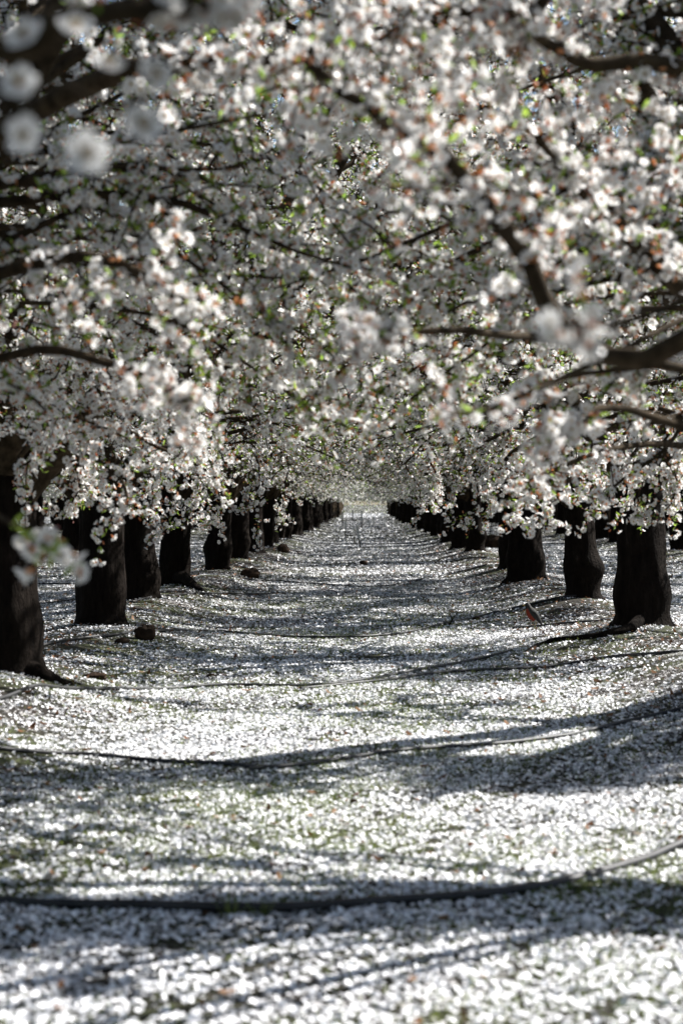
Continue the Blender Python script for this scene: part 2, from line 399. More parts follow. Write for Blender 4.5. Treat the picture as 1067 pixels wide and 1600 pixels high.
def gen_tree(seed, q=2, loc=None, limbs=5, per=2.3, node_step=.085, keep=None, skirt=3, flare=1.0, tw=10, bn=11, size=None, thick=.105, azs=None, ln0=1.0, gaps=False):
    """keep(points in world)->bool lets a tree next to the path be pruned back from it"""
    rng = random.Random(seed); nrng = np.random.default_rng(seed)
    fork = rng.uniform(1.12, 1.3)
    tr, lean = trunk_mesh(rng, fork, flare)
    crown = MB(); LM = []; nodes = []; nd = []
    L = np.array(loc) if loc is not None else None
    def ok(pts): return True if keep is None else all(keep(p + L) for p in pts)
    a0 = rng.uniform(0, 6.28); used = []
    for li in range(limbs):
        lm = MB(); az = a0 + 2 * pi * li / limbs + rng.uniform(-.3, .3); el = radians(rng.uniform(44, 68))
        if azs: az = radians(azs[li % len(azs)] + rng.uniform(-13, 13))
        st = (lean[0] * fork + sin(az) * .07, lean[1] * fork + cos(az) * .07, fork - .13)
        ln = rng.uniform(4.1, 5.3) * ln0
        best = None
        for trial in range(40 if gaps else 1):
            if trial: az = rng.uniform(0, 6.28); el = radians(rng.uniform(40, 72))
            cand, _, _ = grow(st, az, el, ln, 12, rng, .13, -.15)
            sc_ = (sum(lets_light(w + L) for w in cand) + .04 * trial + 1.5 * sum(not ok([w]) for w in cand[3:]) / 9 + sum(2.0 * max(0, cos(az - q) - .75) for q in used)) if gaps else 0
            if best is None or sc_ < best[0]: best = (sc_, cand, az)
        pts, az = best[1], best[2]; used.append(az)
        if not ok(pts[3:]): pts = pts[:4]
        R = [thick * (1 - i / 12) ** .85 + .016 for i in range(len(pts))]
        tube(lm, pts, R, 10 if q == 2 else 6, 0, True, .06, rng)
        nb = bn if q == 2 else 8
        for b in range(nb + skirt):
            low = b >= nb
            t = rng.uniform(.10, .30) if low else (.16 + .84 * (b + rng.random()) / nb)
            k = t * 12; i = min(int(k), len(pts) - 2)
            if k > len(pts) - 1: continue
            p = pts[i] + (pts[i + 1] - pts[i]) * (k - int(k))
            baz = az + rng.choice((-1, 1)) * rng.uniform(.25, 1.5) + (rng.uniform(-1, 1) if low else 0)
            bel = radians(rng.uniform(-14, 12)) if low else radians(rng.uniform(0, 55))
            bl = rng.uniform(1.4, 2.5) if low else rng.uniform(.9, 1.9) * (1 - .35 * t)
            bp, ba2, be2 = grow(p, baz, bel, bl, 7, rng, .2, .5 if low else .25)
            if gaps:
                for trial in range(8):
                    if sum(lets_light(w + L) for w in bp) <= 1 and ok(bp[1:]): break
                    bp, ba2, be2 = grow(p, rng.uniform(0, 6.28), bel, bl, 7, rng, .2, .5 if low else .25)
            if not ok(bp[1:]): continue
            if gaps and sum(lets_light(w + L) for w in bp) > 1 and rng.random() < .93: continue
            if min(w[2] - ((.36 if q == 2 else .06) if w[0] ** 2 + w[1] ** 2 > 2.4 else 0) for w in bp) < .92: continue
            tube(lm, bp, [.022 * (1 - j / 7.6) + .003 for j in range(8)], 5 if q == 2 else 3, 0, True, .05, rng)
            nt = (tw if q == 2 else 8)
            for w in range(nt):
                tt = .18 + .82 * (w + rng.random()) / nt; kk = min(6.999, tt * 7); j = int(kk)
                p2 = bp[j] + (bp[j + 1] - bp[j]) * (kk - j)
                taz = ba2 + rng.uniform(-1.8, 1.8); tel = radians(rng.uniform(-45, 70)); tl = rng.uniform(.25, .72)
                tp, _, _ = grow(p2, taz, tel, tl, 4, rng, .28, .4)
                if min(w2[2] - ((.42 if q == 2 else .12) if w2[0] ** 2 + w2[1] ** 2 > 2.4 else 0) for w2 in tp) < .80 or not ok(tp): continue
                if gaps and (lets_light(tp[2] + L) or lets_light(tp[4] + L)) and rng.random() < .95: continue
                tube(crown, tp, [.0062, .005, .004, .003, .002], 3, 0, False)
                ns = node_step if q == 2 else node_step * 1.4
                c = int(tl / ns); dens = rng.random() ** .6 * 1.3 - .1
                for s in range(c):
                    if rng.random() > dens: continue
                    g = (s + .7) / c * 3.999; jj = int(g)
                    nodes.append(tp[jj] + (tp[jj + 1] - tp[jj]) * (g - jj)); nd.append(tp[jj + 1] - tp[jj])
            for s in range(int(bl / .14)):
                g = rng.uniform(2, 6.99); jj = int(g); nodes.append(bp[jj] + (bp[jj + 1] - bp[jj]) * (g - jj)); nd.append(bp[jj + 1] - bp[jj])
        LM.append(lm)
    nd = np.array(nd); nd /= np.linalg.norm(nd, axis=1, keepdims=True) + 1e-9
    dress(crown, nodes, nd, nrng, q, per * 1.85, size or (.039 if q == 2 else .058), 1.25)
    return tr, LM, crown

def build_tree(name, gen, loc, rz=0, join=False):
    tr, LM, crown = gen
    root = empty(name, loc, rz)
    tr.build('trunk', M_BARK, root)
    if join:
        lm = MB()
        for x in LM:
            b = lm.n
            for (f, m) in x.f: lm.f.append((f + b, m))
            lm.v += x.v; lm.n += x.n
        # limbs ride in the crown mesh of far trees
        b = crown.n
        for (f, m) in lm.f: crown.f.append((f + b, m))
        crown.v += lm.v; crown.n += lm.n
    else:
        for x in LM: x.build('limb', M_TWIG, root)
    crown.build('crown', CROWN_MATS, root, smooth=False)
    return root

def copy_tree(src, loc, rz, s=1.0):
    r = src.copy(); C.objects.link(r); r.location = loc; r.rotation_euler = (0, 0, rz); r.scale = (s, s, s)
    for ch in list(src.children):
        if ch.name.startswith(('root', 'branch')): continue
        c = ch.copy(); C.objects.link(c); c.parent = r
    return r

def keep_clear(p):
    """nothing hangs right in front of the lens or low over the middle of the lane"""
    d = p[1]
    if d < .3: return not (abs(p[0]) < .9 and p[2] < 2.2 and d > -1.2)
    if d < 2.9 and abs(p[0]) < .24 * d + .25 and p[2] < H + .30 * d + .3: return False
    if d < 13 and abs(p[0]) < .21 * d + .1:
        lo = H + .055 * d + .05 if abs(p[0]) < .15 * d else H + .03 * d
        if p[2] < lo: return False
    return True

ORD = ['nearest', 'second', 'third', 'fourth', 'fifth', 'sixth', 'seventh', 'eighth', 'ninth', 'tenth', 'eleventh', 'twelfth']
L_LAB = {
 1: 'almond tree whose blossoms hang blurred in the upper left, trunk just outside the left edge',
 2: 'closest dark trunk in the photo, cut by the left edge, with a swollen base',
 3: 'dark almond trunk right of the one at the left edge, blossoms hanging over it',
 4: 'slimmer almond trunk half hidden just behind the second trunk from the left',
 5: 'fourth almond trunk from the left, flared base with one root running right',
 6: 'broad dark almond trunk beside a soil clod, fifth from the left edge',
}
R_LAB = {
 1: 'almond tree whose thick bare limb crosses the upper right corner, trunk outside the frame',
 2: 'almond tree just outside the right edge, its low branch reaching in above the near trunk',
 3: 'big dark almond trunk nearest on the right with bulging base and arched roots',
 4: 'almond trunk with swollen graft collar, second from the right edge, past the robin',
 5: 'wide dark almond trunk third from the right edge on the petal-covered berm',
 6: 'almond trunk peeping out left of and behind the third trunk from the right',
}
near_roots = {}
protos = {}
for i, (x, y) in enumerate(LEFT[:3]):
    g = gen_tree(100 + i, 2, (x, y, float(gz(x, y))), keep=keep_clear, skirt=8, tw=17, bn=14, per=2.3, thick=.07, gaps=True)
    near_roots['L%d' % i] = build_tree('almond_tree', g, (x, y, float(gz(x, y)) - .02))
for i, (x, y) in enumerate(RIGHT[:3]):
    g = gen_tree(200 + i, 2, (x, y, float(gz(x, y))), keep=keep_clear, skirt=7, tw=24, bn=15, per=2.3, thick=.07, gaps=True)
    near_roots['R%d' % i] = build_tree('almond_tree', g, (x, y, float(gz(x, y)) - .02))
protoA = [gen_tree(300 + k, 2, skirt=15, tw=14, bn=14, per=2.0, thick=.085, azs=(60, 98, 125, 245, 290), flare=(1.25, .9, 1.1, .7)[k]) for k in range(4)]
protoB = [gen_tree(400 + k, 1, limbs=5, per=2.1, skirt=14, thick=.085, flare=(1.1, .8, 1.2)[k]) for k in range(3)]
Aobj = []; Bobj = []
placed = []
def place(kind, k, x, y, s=1.0, rz=None):
    store, gens, nm = (Aobj, protoA, 'almond_tree') if kind == 'A' else (Bobj, protoB, 'almond_tree')
    while len(store) <= k: store.append(None)
    z = float(gz(x, y)) - .02
    rz = (rnd.uniform(-.4, .4) + rnd.choice((0, pi)) if kind == 'A' else rnd.uniform(0, 6.28)) if rz is None else rz
    if store[k] is None:
        store[k] = build_tree(nm, gens[k], (x, y, z), rz, join=(kind == 'B')); store[k].scale = (s, s, s); return store[k]
    return copy_tree(store[k], (x, y, z), rz, s)

protoA += [gen_tree(320 + k, 2, skirt=14, tw=12, bn=17, per=2.05, thick=.085, limbs=6, ln0=1.38, flare=(.6, 1.1, .8)[k]) for k in range(3)]
GL, GR = 'almond trees of the row left of the lane', 'almond trees of the row right of the lane'
for side, lst, lab, grp, key in ((-1, LEFT, L_LAB, GL, 'L'), (1, RIGHT, R_LAB, GR, 'R')):
    sd = 'left' if side < 0 else 'right'
    for i, (x, y) in enumerate(lst):
        if i < 3: o = near_roots[key + str(i)]
        else: o = place('A', (i + (0 if side < 0 else 2)) % 4 if y < 18 else 4 + (i + (1 if side < 0 else 0)) % 3, x, y, rnd.uniform(.97, 1.08)) if y < 48 else place('B', i % 3, x, y, rnd.uniform(1.05, 1.2))
        if i in lab: l = lab[i]
        elif i == 0: l = 'almond tree beside the camera on the %s, only its big blurred overhead blossoms in view' % sd
        elif i < 12: l = 'dark almond trunk, %s back from the camera in the %s-hand row' % (ORD[i - 1], sd)
        else: l = 'small distant almond tree at the far end of the %s-hand row beside the lane' % sd
        tag(o, l, 'tree', grp)
for (x, y, side, k) in SIDE:
    o = place('B' if y > 34 else 'A', rnd.randrange(3), x, y, rnd.uniform(1.08, 1.22) if y > 22 else .88)
    sd = 'left' if side < 0 else 'right'
    tag(o, 'almond tree in the %s row out to the %s, seen in slivers between nearer trunks' % (('second', 'third', 'fourth')[k - 1], sd), 'tree',
        'almond trees in outer rows to the ' + sd)

# far side of the orchard: reads as one blossom mass
def far_mass():
    mb = MB(); rng = np.random.default_rng(77); r2 = random.Random(5)
    n = 60000
    y = rng.uniform(126, 190, n); x = rng.uniform(-42, 42, n) * rng.uniform(.1, 1, n) ** .5
    u = np.abs(x) 
    z = np.where(y > 172, .15, 1.15) + 5.6 * rng.uniform(0, 1, n) ** .8 + .5 * lump(x, y, .9, 2)
    k = (lump(x, y, 1.4, 1) + lump(x, z * 2, 2.1, 4) > -.8) & ((u > .9) | (z > 1.3) | (y > 172))
    P = np.stack([x, y, z], 1)[k]; n = len(P)
    mi = rng.uniform(0, 1, n); low = (P[:, 2] < -9)
    for lo, hi, m in ((0, .58, 1), (.58, 1, 0)):  # bark-coloured flower shapes mixed in, standing for shade inside the mass
        q = (mi >= lo) & (mi < hi) & ~(low & (m == 1) & (mi > .12)) if m == 1 else ((mi >= lo) | (low & (mi > .12)))
        scatter(mb, FT1[0], FT1[1], P[q], basis_from(rng.normal(0, 1, (q.sum(), 3)), rng), rng.uniform(.10, .20, q.sum()), m)
    n2 = n // 4; P2 = P[:n2] + rng.normal(0, .2, (n2, 3))
    scatter(mb, LEAF_V, LEAF_F3, P2, basis_from(rng.normal(0, 1, (n2, 3)), rng), rng.uniform(.15, .3, n2), 4)
    for row in range(-9, 10):
        if row == 0: continue
        for j in range(14):
            X = (row - (.5 if row > 0 else -.5)) * 4.52; Y = 127 + j * STEP
            if abs(X) > 42: continue
            tube(mb, [(X, Y, -.1), (X + .05, Y, .8), (X, Y, 1.8)], [.22, .19, .16], 8)
            for a in range(5):
                az = r2.uniform(0, 6.28); pts, _, _ = grow((X, Y, 1.3), az, radians(r2.uniform(25, 70)), 4, 5, r2, .2)
                tube(mb, pts, [.12, .09, .07, .05, .04, .02], 4)
    return tag(mb.build('orchard_backdrop', CROWN_MATS, smooth=False), 'far mass of blossoming almond trees closing the end of the lane', 'orchard', kind='stuff')
far_mass()

# ------------------------------------------------------------------ branches of the near trees that show one by one
def spray(root, pts, r0, r1, seed, q=2, nodes_from=.2, per=2.6, twigs=8, tl=(.12, .35), step=.04, size=.041, leafy=.35, name='limb', side=8):
    """world-space branch parented (with its own twigs and blossoms) to a near tree"""
    rng = random.Random(seed); nrng = np.random.default_rng(seed)
    L = np.array(root.location)
    P = [np.array(p, dtype=float) - L for p in pts]
    # smooth the polyline (Catmull-Rom)
    out = []
    for i in range(len(P) - 1):
        a, b, c, d = P[max(i - 1, 0)], P[i], P[i + 1], P[min(i + 2, len(P) - 1)]
        for s in range(5):
            t = s / 5
            out.append(.5 * ((2 * b) + (c - a) * t + (2 * a - 5 * b + 4 * c - d) * t * t + (3 * b - a - 3 * c + d) * t ** 3) + np.array([rng.uniform(-1, 1) for _ in range(3)]) * r0 * .18)
    out.append(P[-1]); n = len(out)
    lm = MB(); tube(lm, out, [r0 + (r1 - r0) * i / (n - 1) for i in range(n)], side, 0, True, .08, rng)
    ob = lm.build(name, M_TWIG, root)
    cr = MB(); nodes = []; nd = []
    for w in range(twigs):
        g = (nodes_from + (1 - nodes_from) * (w + rng.random()) / twigs) * (n - 1.001); j = int(g)
        p = out[j] + (out[j + 1] - out[j]) * (g - j); l = rng.uniform(*tl)
        tp, _, _ = grow(p, rng.uniform(0, 6.28), radians(rng.uniform(-60, 60)), l, 4, rng, .3, .3)
        tube(cr, tp, [.004, .0035, .003, .0025, .002], 4, 0, False)
        for s in range(max(1, int(l / step))):
            h = (s + .8) / max(1, int(l / step)) * 3.99; h = min(h, 3.99); jj = int(h)
            nodes.append(tp[jj] + (tp[jj + 1] - tp[jj]) * (h - jj)); nd.append(tp[jj + 1] - tp[jj])
    for s in range(int(n * .8)):
        g = (nodes_from + (1 - nodes_from) * rng.random()) * (n - 1.001); j = int(g)
        nodes.append(out[j]); nd.append(out[j + 1] - out[j])
    nd = np.array(nd); nd /= np.linalg.norm(nd, axis=1, keepdims=True) + 1e-9
    dress(cr, nodes, nd, nrng, 2, per, size, leafy)
    cr.build('blossom_spray', CROWN_MATS, ob, smooth=False)
    return ob

R0, R1, R2 = near_roots['R0'], near_roots['R1'], near_roots['R2']
L0, L1, L2 = near_roots['L0'], near_roots['L1'], near_roots['L2']
def tree_at(x, y):
    return min((o for o in C.objects if o.type == 'EMPTY' and o.name.startswith('almond_tree')), key=lambda o: (o.location[0] - x) ** 2 + (o.location[1] - y) ** 2)
def top(t): return (t.location[0], t.location[1], t.location[2] + 1.15)
# right: the heavy limb in the upper right corner and the long diagonal branch
spray(R1, [top(R1), pix(1250, 560, 6.2), pix(1067, 450, 5.9), pix(965, 345, 5.6), pix(900, 285, 5.4), pix(840, 215, 5.2)], .042, .012, 1, nodes_from=.45, twigs=34, per=2.6, tl=(.12, .4), name='limb')
spray(R1, [top(R1), pix(1190, 500, 6.9), pix(1075, 300, 7.2), pix(1005, 130, 7.4), pix(950, -20, 7.6), pix(900, -140, 7.8)], .06, .028, 2, nodes_from=.5, twigs=34, per=2.4, tl=(.12, .45), name='limb')
spray(R0, [top(R0), (1.5, 3.2, 2.0), pix(1010, 560, 4.2), pix(800, 370, 4.3), pix(690, 240, 4.4), pix(600, 185, 4.5), pix(525, 135, 4.6), pix(470, 90, 4.7)], .03, .010, 3, nodes_from=.40, twigs=36, per=2.2, name='branch')
spray(R1, [top(R1), pix(1240, 250, 5.4), pix(1067, 110, 5.1), pix(920, 95, 5.0), pix(850, 60, 4.9), pix(795, 10, 4.8)], .035, .010, 4, nodes_from=.35, twigs=18, per=2, name='branch')
spray(R2, [top(R2), pix(1160, 640, 10.2), pix(1040, 655, 9.6), pix(915, 672, 9.2), pix(860, 690, 9.0)], .035, .008, 5, nodes_from=.3, twigs=16, per=2.4, name='branch')
spray(R1, [top(R1), pix(1200, 700, 6.2), pix(980, 640, 5.7), pix(900, 655, 5.5), pix(860, 672, 5.4)], .022, .004, 6, nodes_from=.72, twigs=10, per=3.4, tl=(.05, .14), step=.03, name='branch')
spray(R0, [top(R0), (1.4, 2.6, 1.85), pix(1040, 480, 2.8), pix(930, 500, 2.75), pix(860, 510, 2.7)], .012, .004, 7, nodes_from=.62, twigs=4, per=1.2, tl=(.03, .09), step=.04, name='branch')
spray(R1, [top(R1), (1.5, 5.9, 1.9), pix(860, 600, 4.9), pix(760, 640, 4.7), pix(680, 648, 4.6)], .014, .003, 8, nodes_from=.5, twigs=8, per=1.8, tl=(.04, .16), step=.035, name='branch')
for q, (ax, ay, d) in enumerate(((940, 330, 6.2), (1010, 560, 6.6), (850, 420, 6.4), (720, 400, 6.9), (610, 330, 7.2), (1010, 260, 6.6), (900, 600, 7.2), (990, -10, 9.0), (1050, 70, 8.0), (560, 90, 8.6))):
    e = pix(ax, ay, d); m = pix(ax + 190, ay - 70, d)
    spray(R1, [top(R1), ((R1.location[0] + m[0]) / 2, (6.5 + m[1]) / 2, max(1.9, m[2] - .1)), m, e, pix(ax - 60, ay + 40, d)], .014, .003, 80 + q, nodes_from=.35, twigs=26, per=2.8, tl=(.08, .32), step=.04, leafy=.9, name='branch')
spray(R1, [top(R1), pix(1000, 560, 5.6), pix(760, 520, 5.0), pix(600, 520, 4.9), pix(560, 525, 4.8)], .02, .004, 9, nodes_from=.72, twigs=9, per=2.8, tl=(.05, .15), step=.03, name='branch')
spray(R2, [top(R2), pix(1080, 700, 9.8), pix(960, 700, 9.0), pix(840, 745, 8.6), pix(800, 770, 8.5)], .022, .004, 10, nodes_from=.5, twigs=16, per=3, tl=(.06, .22), step=.035, name='branch')
spray(R2, [top(R2), pix(1100, 640, 10.6), pix(1040, 700, 10.3), pix(960, 760, 10), pix(945, 785, 9.9)], .018, .004, 11, nodes_from=.5, twigs=12, per=2.4, tl=(.06, .2), name='branch')
spray(R1, [top(R1), (1.7, 5.6, 2.5), pix(980, -60, 5.0), pix(820, 20, 4.9), pix(700, 15, 4.9), pix(590, 60, 4.8)], .022, .008, 31, nodes_from=.35, twigs=26, per=2.8, tl=(.12, .4), name='branch')
spray(R1, [top(R1), (1.8, 7.4, 2.8), pix(900, 60, 7.6), pix(740, 40, 7.5), pix(620, 10, 7.5), pix(500, 30, 7.4)], .026, .008, 32, nodes_from=.3, twigs=36, per=2.8, tl=(.15, .5), name='branch')
spray(R2, [top(R2), (1.8, 10.2, 3.0), pix(860, 130, 9.6), pix(760, 40, 9.4), pix(650, 70, 9.4), pix(560, 20, 9.4)], .03, .008, 33, nodes_from=.3, twigs=40, per=2.8, tl=(.15, .6), name='branch')
spray(R2, [top(R2), (1.9, 9.8, 2.2), (1.5, 9.2, 2.9), (.9, 8.9, 3.3), (.3, 8.8, 3.4)], .03, .008, 34, nodes_from=.2, twigs=30, per=2.6, tl=(.15, .6), name='branch')  # bough added to cast a shade band across the lane
spray(R2, [top(R2), (2.2, 12.6, 3.4), pix(1000, 240, 13), pix(900, 200, 13), pix(820, 240, 13), pix(740, 200, 13)], .03, .01, 39, nodes_from=.2, twigs=50, per=3, tl=(.2, .7), name='branch')
spray(R1, [top(R1), (2.0, 8.4, 3.1), pix(960, 20, 9.0), pix(880, 150, 9.0), pix(900, 260, 9.0)], .022, .008, 40, nodes_from=.3, twigs=34, per=3, tl=(.15, .5), name='branch')
for q, (ax, ay, d) in enumerate(((310, 200, 9.0), (420, 20, 9.5), (160, 260, 8.6))):
    e = pix(ax, ay, d); m = pix(ax - 170, ay - 40, d)
    spray(L1, [top(L1), ((L1.location[0] + m[0]) / 2, (6.9 + m[1]) / 2, m[2] - .4), m, e, pix(ax + 60, ay + 40, d)], .02, .003, 95 + q, nodes_from=.35, twigs=34, per=2.8, tl=(.12, .5), step=.04, leafy=.9, name='branch')
# boughs arching over the middle of the lane
for q, (ax, ay, d, sd) in enumerate(((560, 560, 7.6, 'R'), (470, 520, 7.4, 'L'), (640, 470, 7.0, 'R'), (520, 430, 8.2, 'L'), (430, 600, 7.8, 'L'), (600, 610, 8.4, 'R'), (700, 580, 7.6, 'R'),
                                    (380, 470, 7.0, 'L'), (560, 340, 7.4, 'L'), (480, 270, 8.0, 'L'), (640, 240, 8.2, 'R'), (330, 580, 8.2, 'L'), (760, 560, 8.4, 'R'), (420, 380, 7.2, 'L'), (350, 300, 7.8, 'L'))):
    T = R1 if sd == 'R' else L1; k = 1 if sd == 'R' else -1
    e = pix(ax, ay, d); m = pix(ax + 200 * k, ay - 110, d); z0 = pix(ax - 70 * k, ay + 55, d)
    spray(T, [top(T), ((T.location[0] * 1.3 + m[0]) / 2.3, (T.location[1] * 1.2 + m[1]) / 2.2, max(1.9, m[2] - .1)), m, e, z0], .014, .003, 120 + q, nodes_from=.4, twigs=22, per=2.4, tl=(.08, .36), step=.04, leafy=1.0, name='branch')
# left
spray(L1, [top(L1), (-1.8, 7.9, 2.6), pix(250, 60, 8.2), pix(400, 30, 8.3), pix(540, 60, 8.4), pix(640, 20, 8.4)], .028, .008, 35, nodes_from=.3, twigs=40, per=2.8, tl=(.15, .6), name='branch')
spray(L1, [top(L1), pix(-80, 600, 7.8), pix(40, 620, 8.4), pix(120, 650, 8.8), pix(190, 680, 9.0)], .022, .004, 36, nodes_from=.3, twigs=30, per=3, tl=(.12, .42), name='branch')
spray(L2, [top(L2), pix(20, 560, 10.6), pix(60, 640, 10.0), pix(70, 700, 9.8), pix(30, 730, 9.7)], .018, .004, 37, nodes_from=.2, twigs=28, per=3, tl=(.12, .42), name='branch')
spray(L2, [top(L2), pix(100, 560, 10.8), pix(180, 560, 10.4), pix(260, 640, 10.2), pix(300, 690, 10.2)], .018, .004, 38, nodes_from=.3, twigs=28, per=3, tl=(.12, .42), name='branch')
spray(L1, [top(L1), pix(-150, 330, 6.3), pix(60, 170, 5.6), pix(200, 110, 5.3), pix(290, 98, 5.2), pix(410, 92, 5.1), pix(495, 84, 5.0), pix(535, 35, 4.9)], .045, .010, 12, nodes_from=.5, twigs=30, per=2.4, name='branch')
spray(L0, [top(L0), (-1.3, 2.4, 2.0), pix(-60, 60, 2.6), pix(90, 35, 2.6), pix(200, 15, 2.6), pix(300, 5, 2.65), pix(420, -25, 2.7)], .026, .012, 13, nodes_from=.6, twigs=5, per=1.3, tl=(.04, .1), name='branch')
spray(L1, [top(L1), pix(-100, 480, 6.0), pix(60, 410, 5.5), pix(170, 405, 5.3), pix(260, 450, 5.2), pix(300, 490, 5.1)], .03, .006, 14, nodes_from=.4, twigs=16, per=2.1, name='branch')
spray(L1, [top(L1), pix(0, 560, 5.8), pix(170, 570, 5.4), pix(260, 600, 5.3), pix(300, 625, 5.2)], .02, .004, 15, nodes_from=.6, twigs=10, per=3.0, tl=(.05, .15), step=.03, name='branch')
spray(L2, [top(L2), pix(60, 690, 10.6), pix(170, 730, 10.0), pix(200, 790, 9.8), pix(155, 825, 9.7)], .018, .003, 16, nodes_from=.45, twigs=16, per=2.8, tl=(.06, .22), step=.035, name='branch')
spray(L2, [top(L2), pix(140, 660, 11), pix(250, 700, 11), pix(330, 740, 11), pix(360, 780, 11)], .018, .003, 17, nodes_from=.45, twigs=14, per=2.6, tl=(.06, .24), step=.035, name='branch')
spray(L1, [top(L1), (-1.45, 4.9, 1.25), pix(-60, 790, 4.3), pix(20, 820, 4.1), pix(60, 850, 4.0), pix(100, 868, 3.9)], .010, .002, 18, nodes_from=.6, twigs=6, per=1.1, tl=(.03, .07), step=.03, leafy=1.0, name='branch')

hang = [(250, 700, 262, 800, 14, 'L'), (318, 690, 345, 800, 17, 'L'), (392, 690, 402, 785, 19, 'L'), (215, 690, 235, 770, 13, 'L'), (440, 690, 436, 790, 22, 'L'), (120, 700, 100, 770, 11.5, 'L'),
        (300, 700, 300, 770, 18, 'L'), (680, 690, 676, 770, 17, 'R'), (740, 690, 735, 795, 16, 'R'), (800, 690, 792, 790, 12, 'R'), (640, 700, 655, 775, 20, 'R'),
        (860, 690, 845, 790, 11.5, 'R'), (930, 700, 925, 775, 12.5, 'R'), (985, 700, 990, 790, 12, 'R'), (1050, 700, 1045, 760, 12, 'R'), (770, 700, 768, 765, 18, 'R'), (710, 690, 705, 760, 21, 'R')]
for i, (ax, ay, bx, by, d, sd) in enumerate(hang):
    lst = LEFT if sd == 'L' else RIGHT
    tx, ty = min(lst, key=lambda t: abs(t[1] - d)); T = tree_at(tx, ty)
    a = pix(ax, ay + 15, d); b = pix(bx, by + 32, d - .1); mid = ((a[0] + T.location[0]) / 2, (a[1] + ty) / 2, max(a[2] + .25, 1.75))
    if T.scale[0] != 1 or T.rotation_euler[2] != 0:
        def loc(p, T=T):
            v = np.array(p) - np.array(T.location); r = -T.rotation_euler[2]
            v = np.array([v[0] * cos(r) - v[1] * sin(r), v[0] * sin(r) + v[1] * cos(r), v[2]]) / T.scale[0]
            return v + np.array(T.location)
    else: loc = lambda p: np.array(p)
    spray(T, [loc(q) for q in ((T.location[0], T.location[1], T.location[2] + 1.15), mid, a, ((a[0] + b[0]) / 2 + .05, a[1], (a[2] + b[2]) / 2), b)], .02, .003, 60 + i, nodes_from=.3, twigs=20, per=2.9, tl=(.08, .3), step=.035, leafy=.5, name='branch')

# the close, blurred blossoms in the top left corner: each one a blossom of its own on its branch
near_branch = spray(L0, [top(L0), (-1.0, 2.0, 1.85), pix(-80, 180, 2.5), pix(60, 130, 2.45), pix(180, 165, 2.42), pix(230, 150, 2.4)], .008, .0035, 21, nodes_from=.99, twigs=0, per=0, name='branch')
def big_blossom(px, py, d, diam, ax, ay, seed):
    rng = random.Random(seed); b = empty('blossom_axis'); bpy.data.objects.remove(b)
    Lr = np.array(L0.location); c = np.array(pix(px, py, d)) - Lr
    n = np.array([ax, -1.0, ay]); n /= np.linalg.norm(n)
    t = np.cross(n, [0, 0, 1.0]); t /= np.linalg.norm(t); u = np.cross(n, t)
    pm = MB(); r = diam / 2
    for k in range(5):
        a = 2 * pi * k / 5 + rng.uniform(-.1, .1) + seed; nu, nv = 6, 5; V = []
        for i in range(nu + 1):
            f = i / nu; rr = r * (.08 + .92 * f); w = r * .46 * (sin(pi * min(1, f * .86 + .07)) ** .7)
            for j in range(nv):
                s = (j / (nv - 1) - .5) * 2
                notch = -.10 * r * (1 - abs(s)) * max(0, f - .8) * 5
                x, y, z = (rr + notch) * 1, w * s, r * (.18 * f * f + .10 * s * s * f + rng.uniform(-.01, .01))
                V.append(c + (t * cos(a) + u * sin(a)) * x + (-t * sin(a) + u * cos(a)) * y + n * z)
        pm.add(V, [[i * nv + j, i * nv + j + 1, (i + 1) * nv + j + 1, (i + 1) * nv + j] for i in range(nu) for j in range(nv - 1)], 1)
    for k in range(16):                  # stamens with anthers
        a = rng.uniform(0, 6.28); q = rng.uniform(.05, .34) * r
        tip = c + (t * cos(a) + u * sin(a)) * q + n * r * rng.uniform(.28, .42)
        tube(pm, [c, tip], [.0003, .0003], 3, 1); tube(pm, [tip, tip + n * .0012], [.0024, .0020], 5, 3)
    tube(pm, [c + n * .0005, c - n * .004, c - n * .009], [.0035, .0045, .0015], 8, 2)
    tube(pm, [c - n * .009, c - n * .016 + np.array([0, .004, .006])], [.001, .001], 5, 0)
    pm.build('blossom', CROWN_MATS, near_branch)
for a in ((135, 238, 1.62, .044, .1, -.1, 1), (40, 210, 1.75, .042, -.3, .0, 2), (222, 195, 1.7, .042, .5, .3, 3), (240, 118, 1.75, .038, .9, .5, 4),
          (38, 55, 1.8, .044, -.4, .7, 5), (118, 42, 1.85, .040, .3, .9, 6), (30, 130, 1.8, .040, .0, .3, 7), (170, 100, 2.1, .040, .4, 1.0, 8)):
    big_blossom(a[0], a[1], a[2] * 1.28, a[3] * 1.2, *a[4:])

# surface roots
def root_part(tree, pts, r):
    L = np.array(tree.location); rz = tree.rotation_euler[2]; s = tree.scale[0]
    Q = []
    for p in pts:
        v = (np.array(p, dtype=float) - L); Q.append(np.array([v[0] * cos(-rz) - v[1] * sin(-rz), v[0] * sin(-rz) + v[1] * cos(-rz), v[2]]) / s)
    Q.insert(0, np.array([0, 0, .06])); r = [r[0] * 1.2] + list(r)
    mb = MB(); tube(mb, Q, r, 10, 0, True, .08, random.Random(3)); mb.build('root', M_BARK, tree)
def gp(px, py, lift): return pix_ground(px, py, lift)
def arc(pxs, lifts): return [(p[0], p[1], p[2]) for p in (gp(a, b, 0) for a, b in pxs) for _ in (0,)], lifts
T3 = tree_at(*RIGHT[3])
def rootpath(pxs, lifts): return [(q[0], q[1], q[2] + l) for q, l in zip([gp(a, b, 0) for a, b in pxs], lifts)]
root_part(T3, rootpath([(985, 988), (940, 996), (905, 1000), (865, 1006), (835, 1014), (805, 1026)], [.02, .005, .006, .02, .004, -.03]), [.042, .034, .03, .028, .024, .015])
root_part(tree_at(*LEFT[5]), rootpath([(285, 912), (305, 920), (330, 930)], [.08, .02, -.03]), [.08, .05, .02])
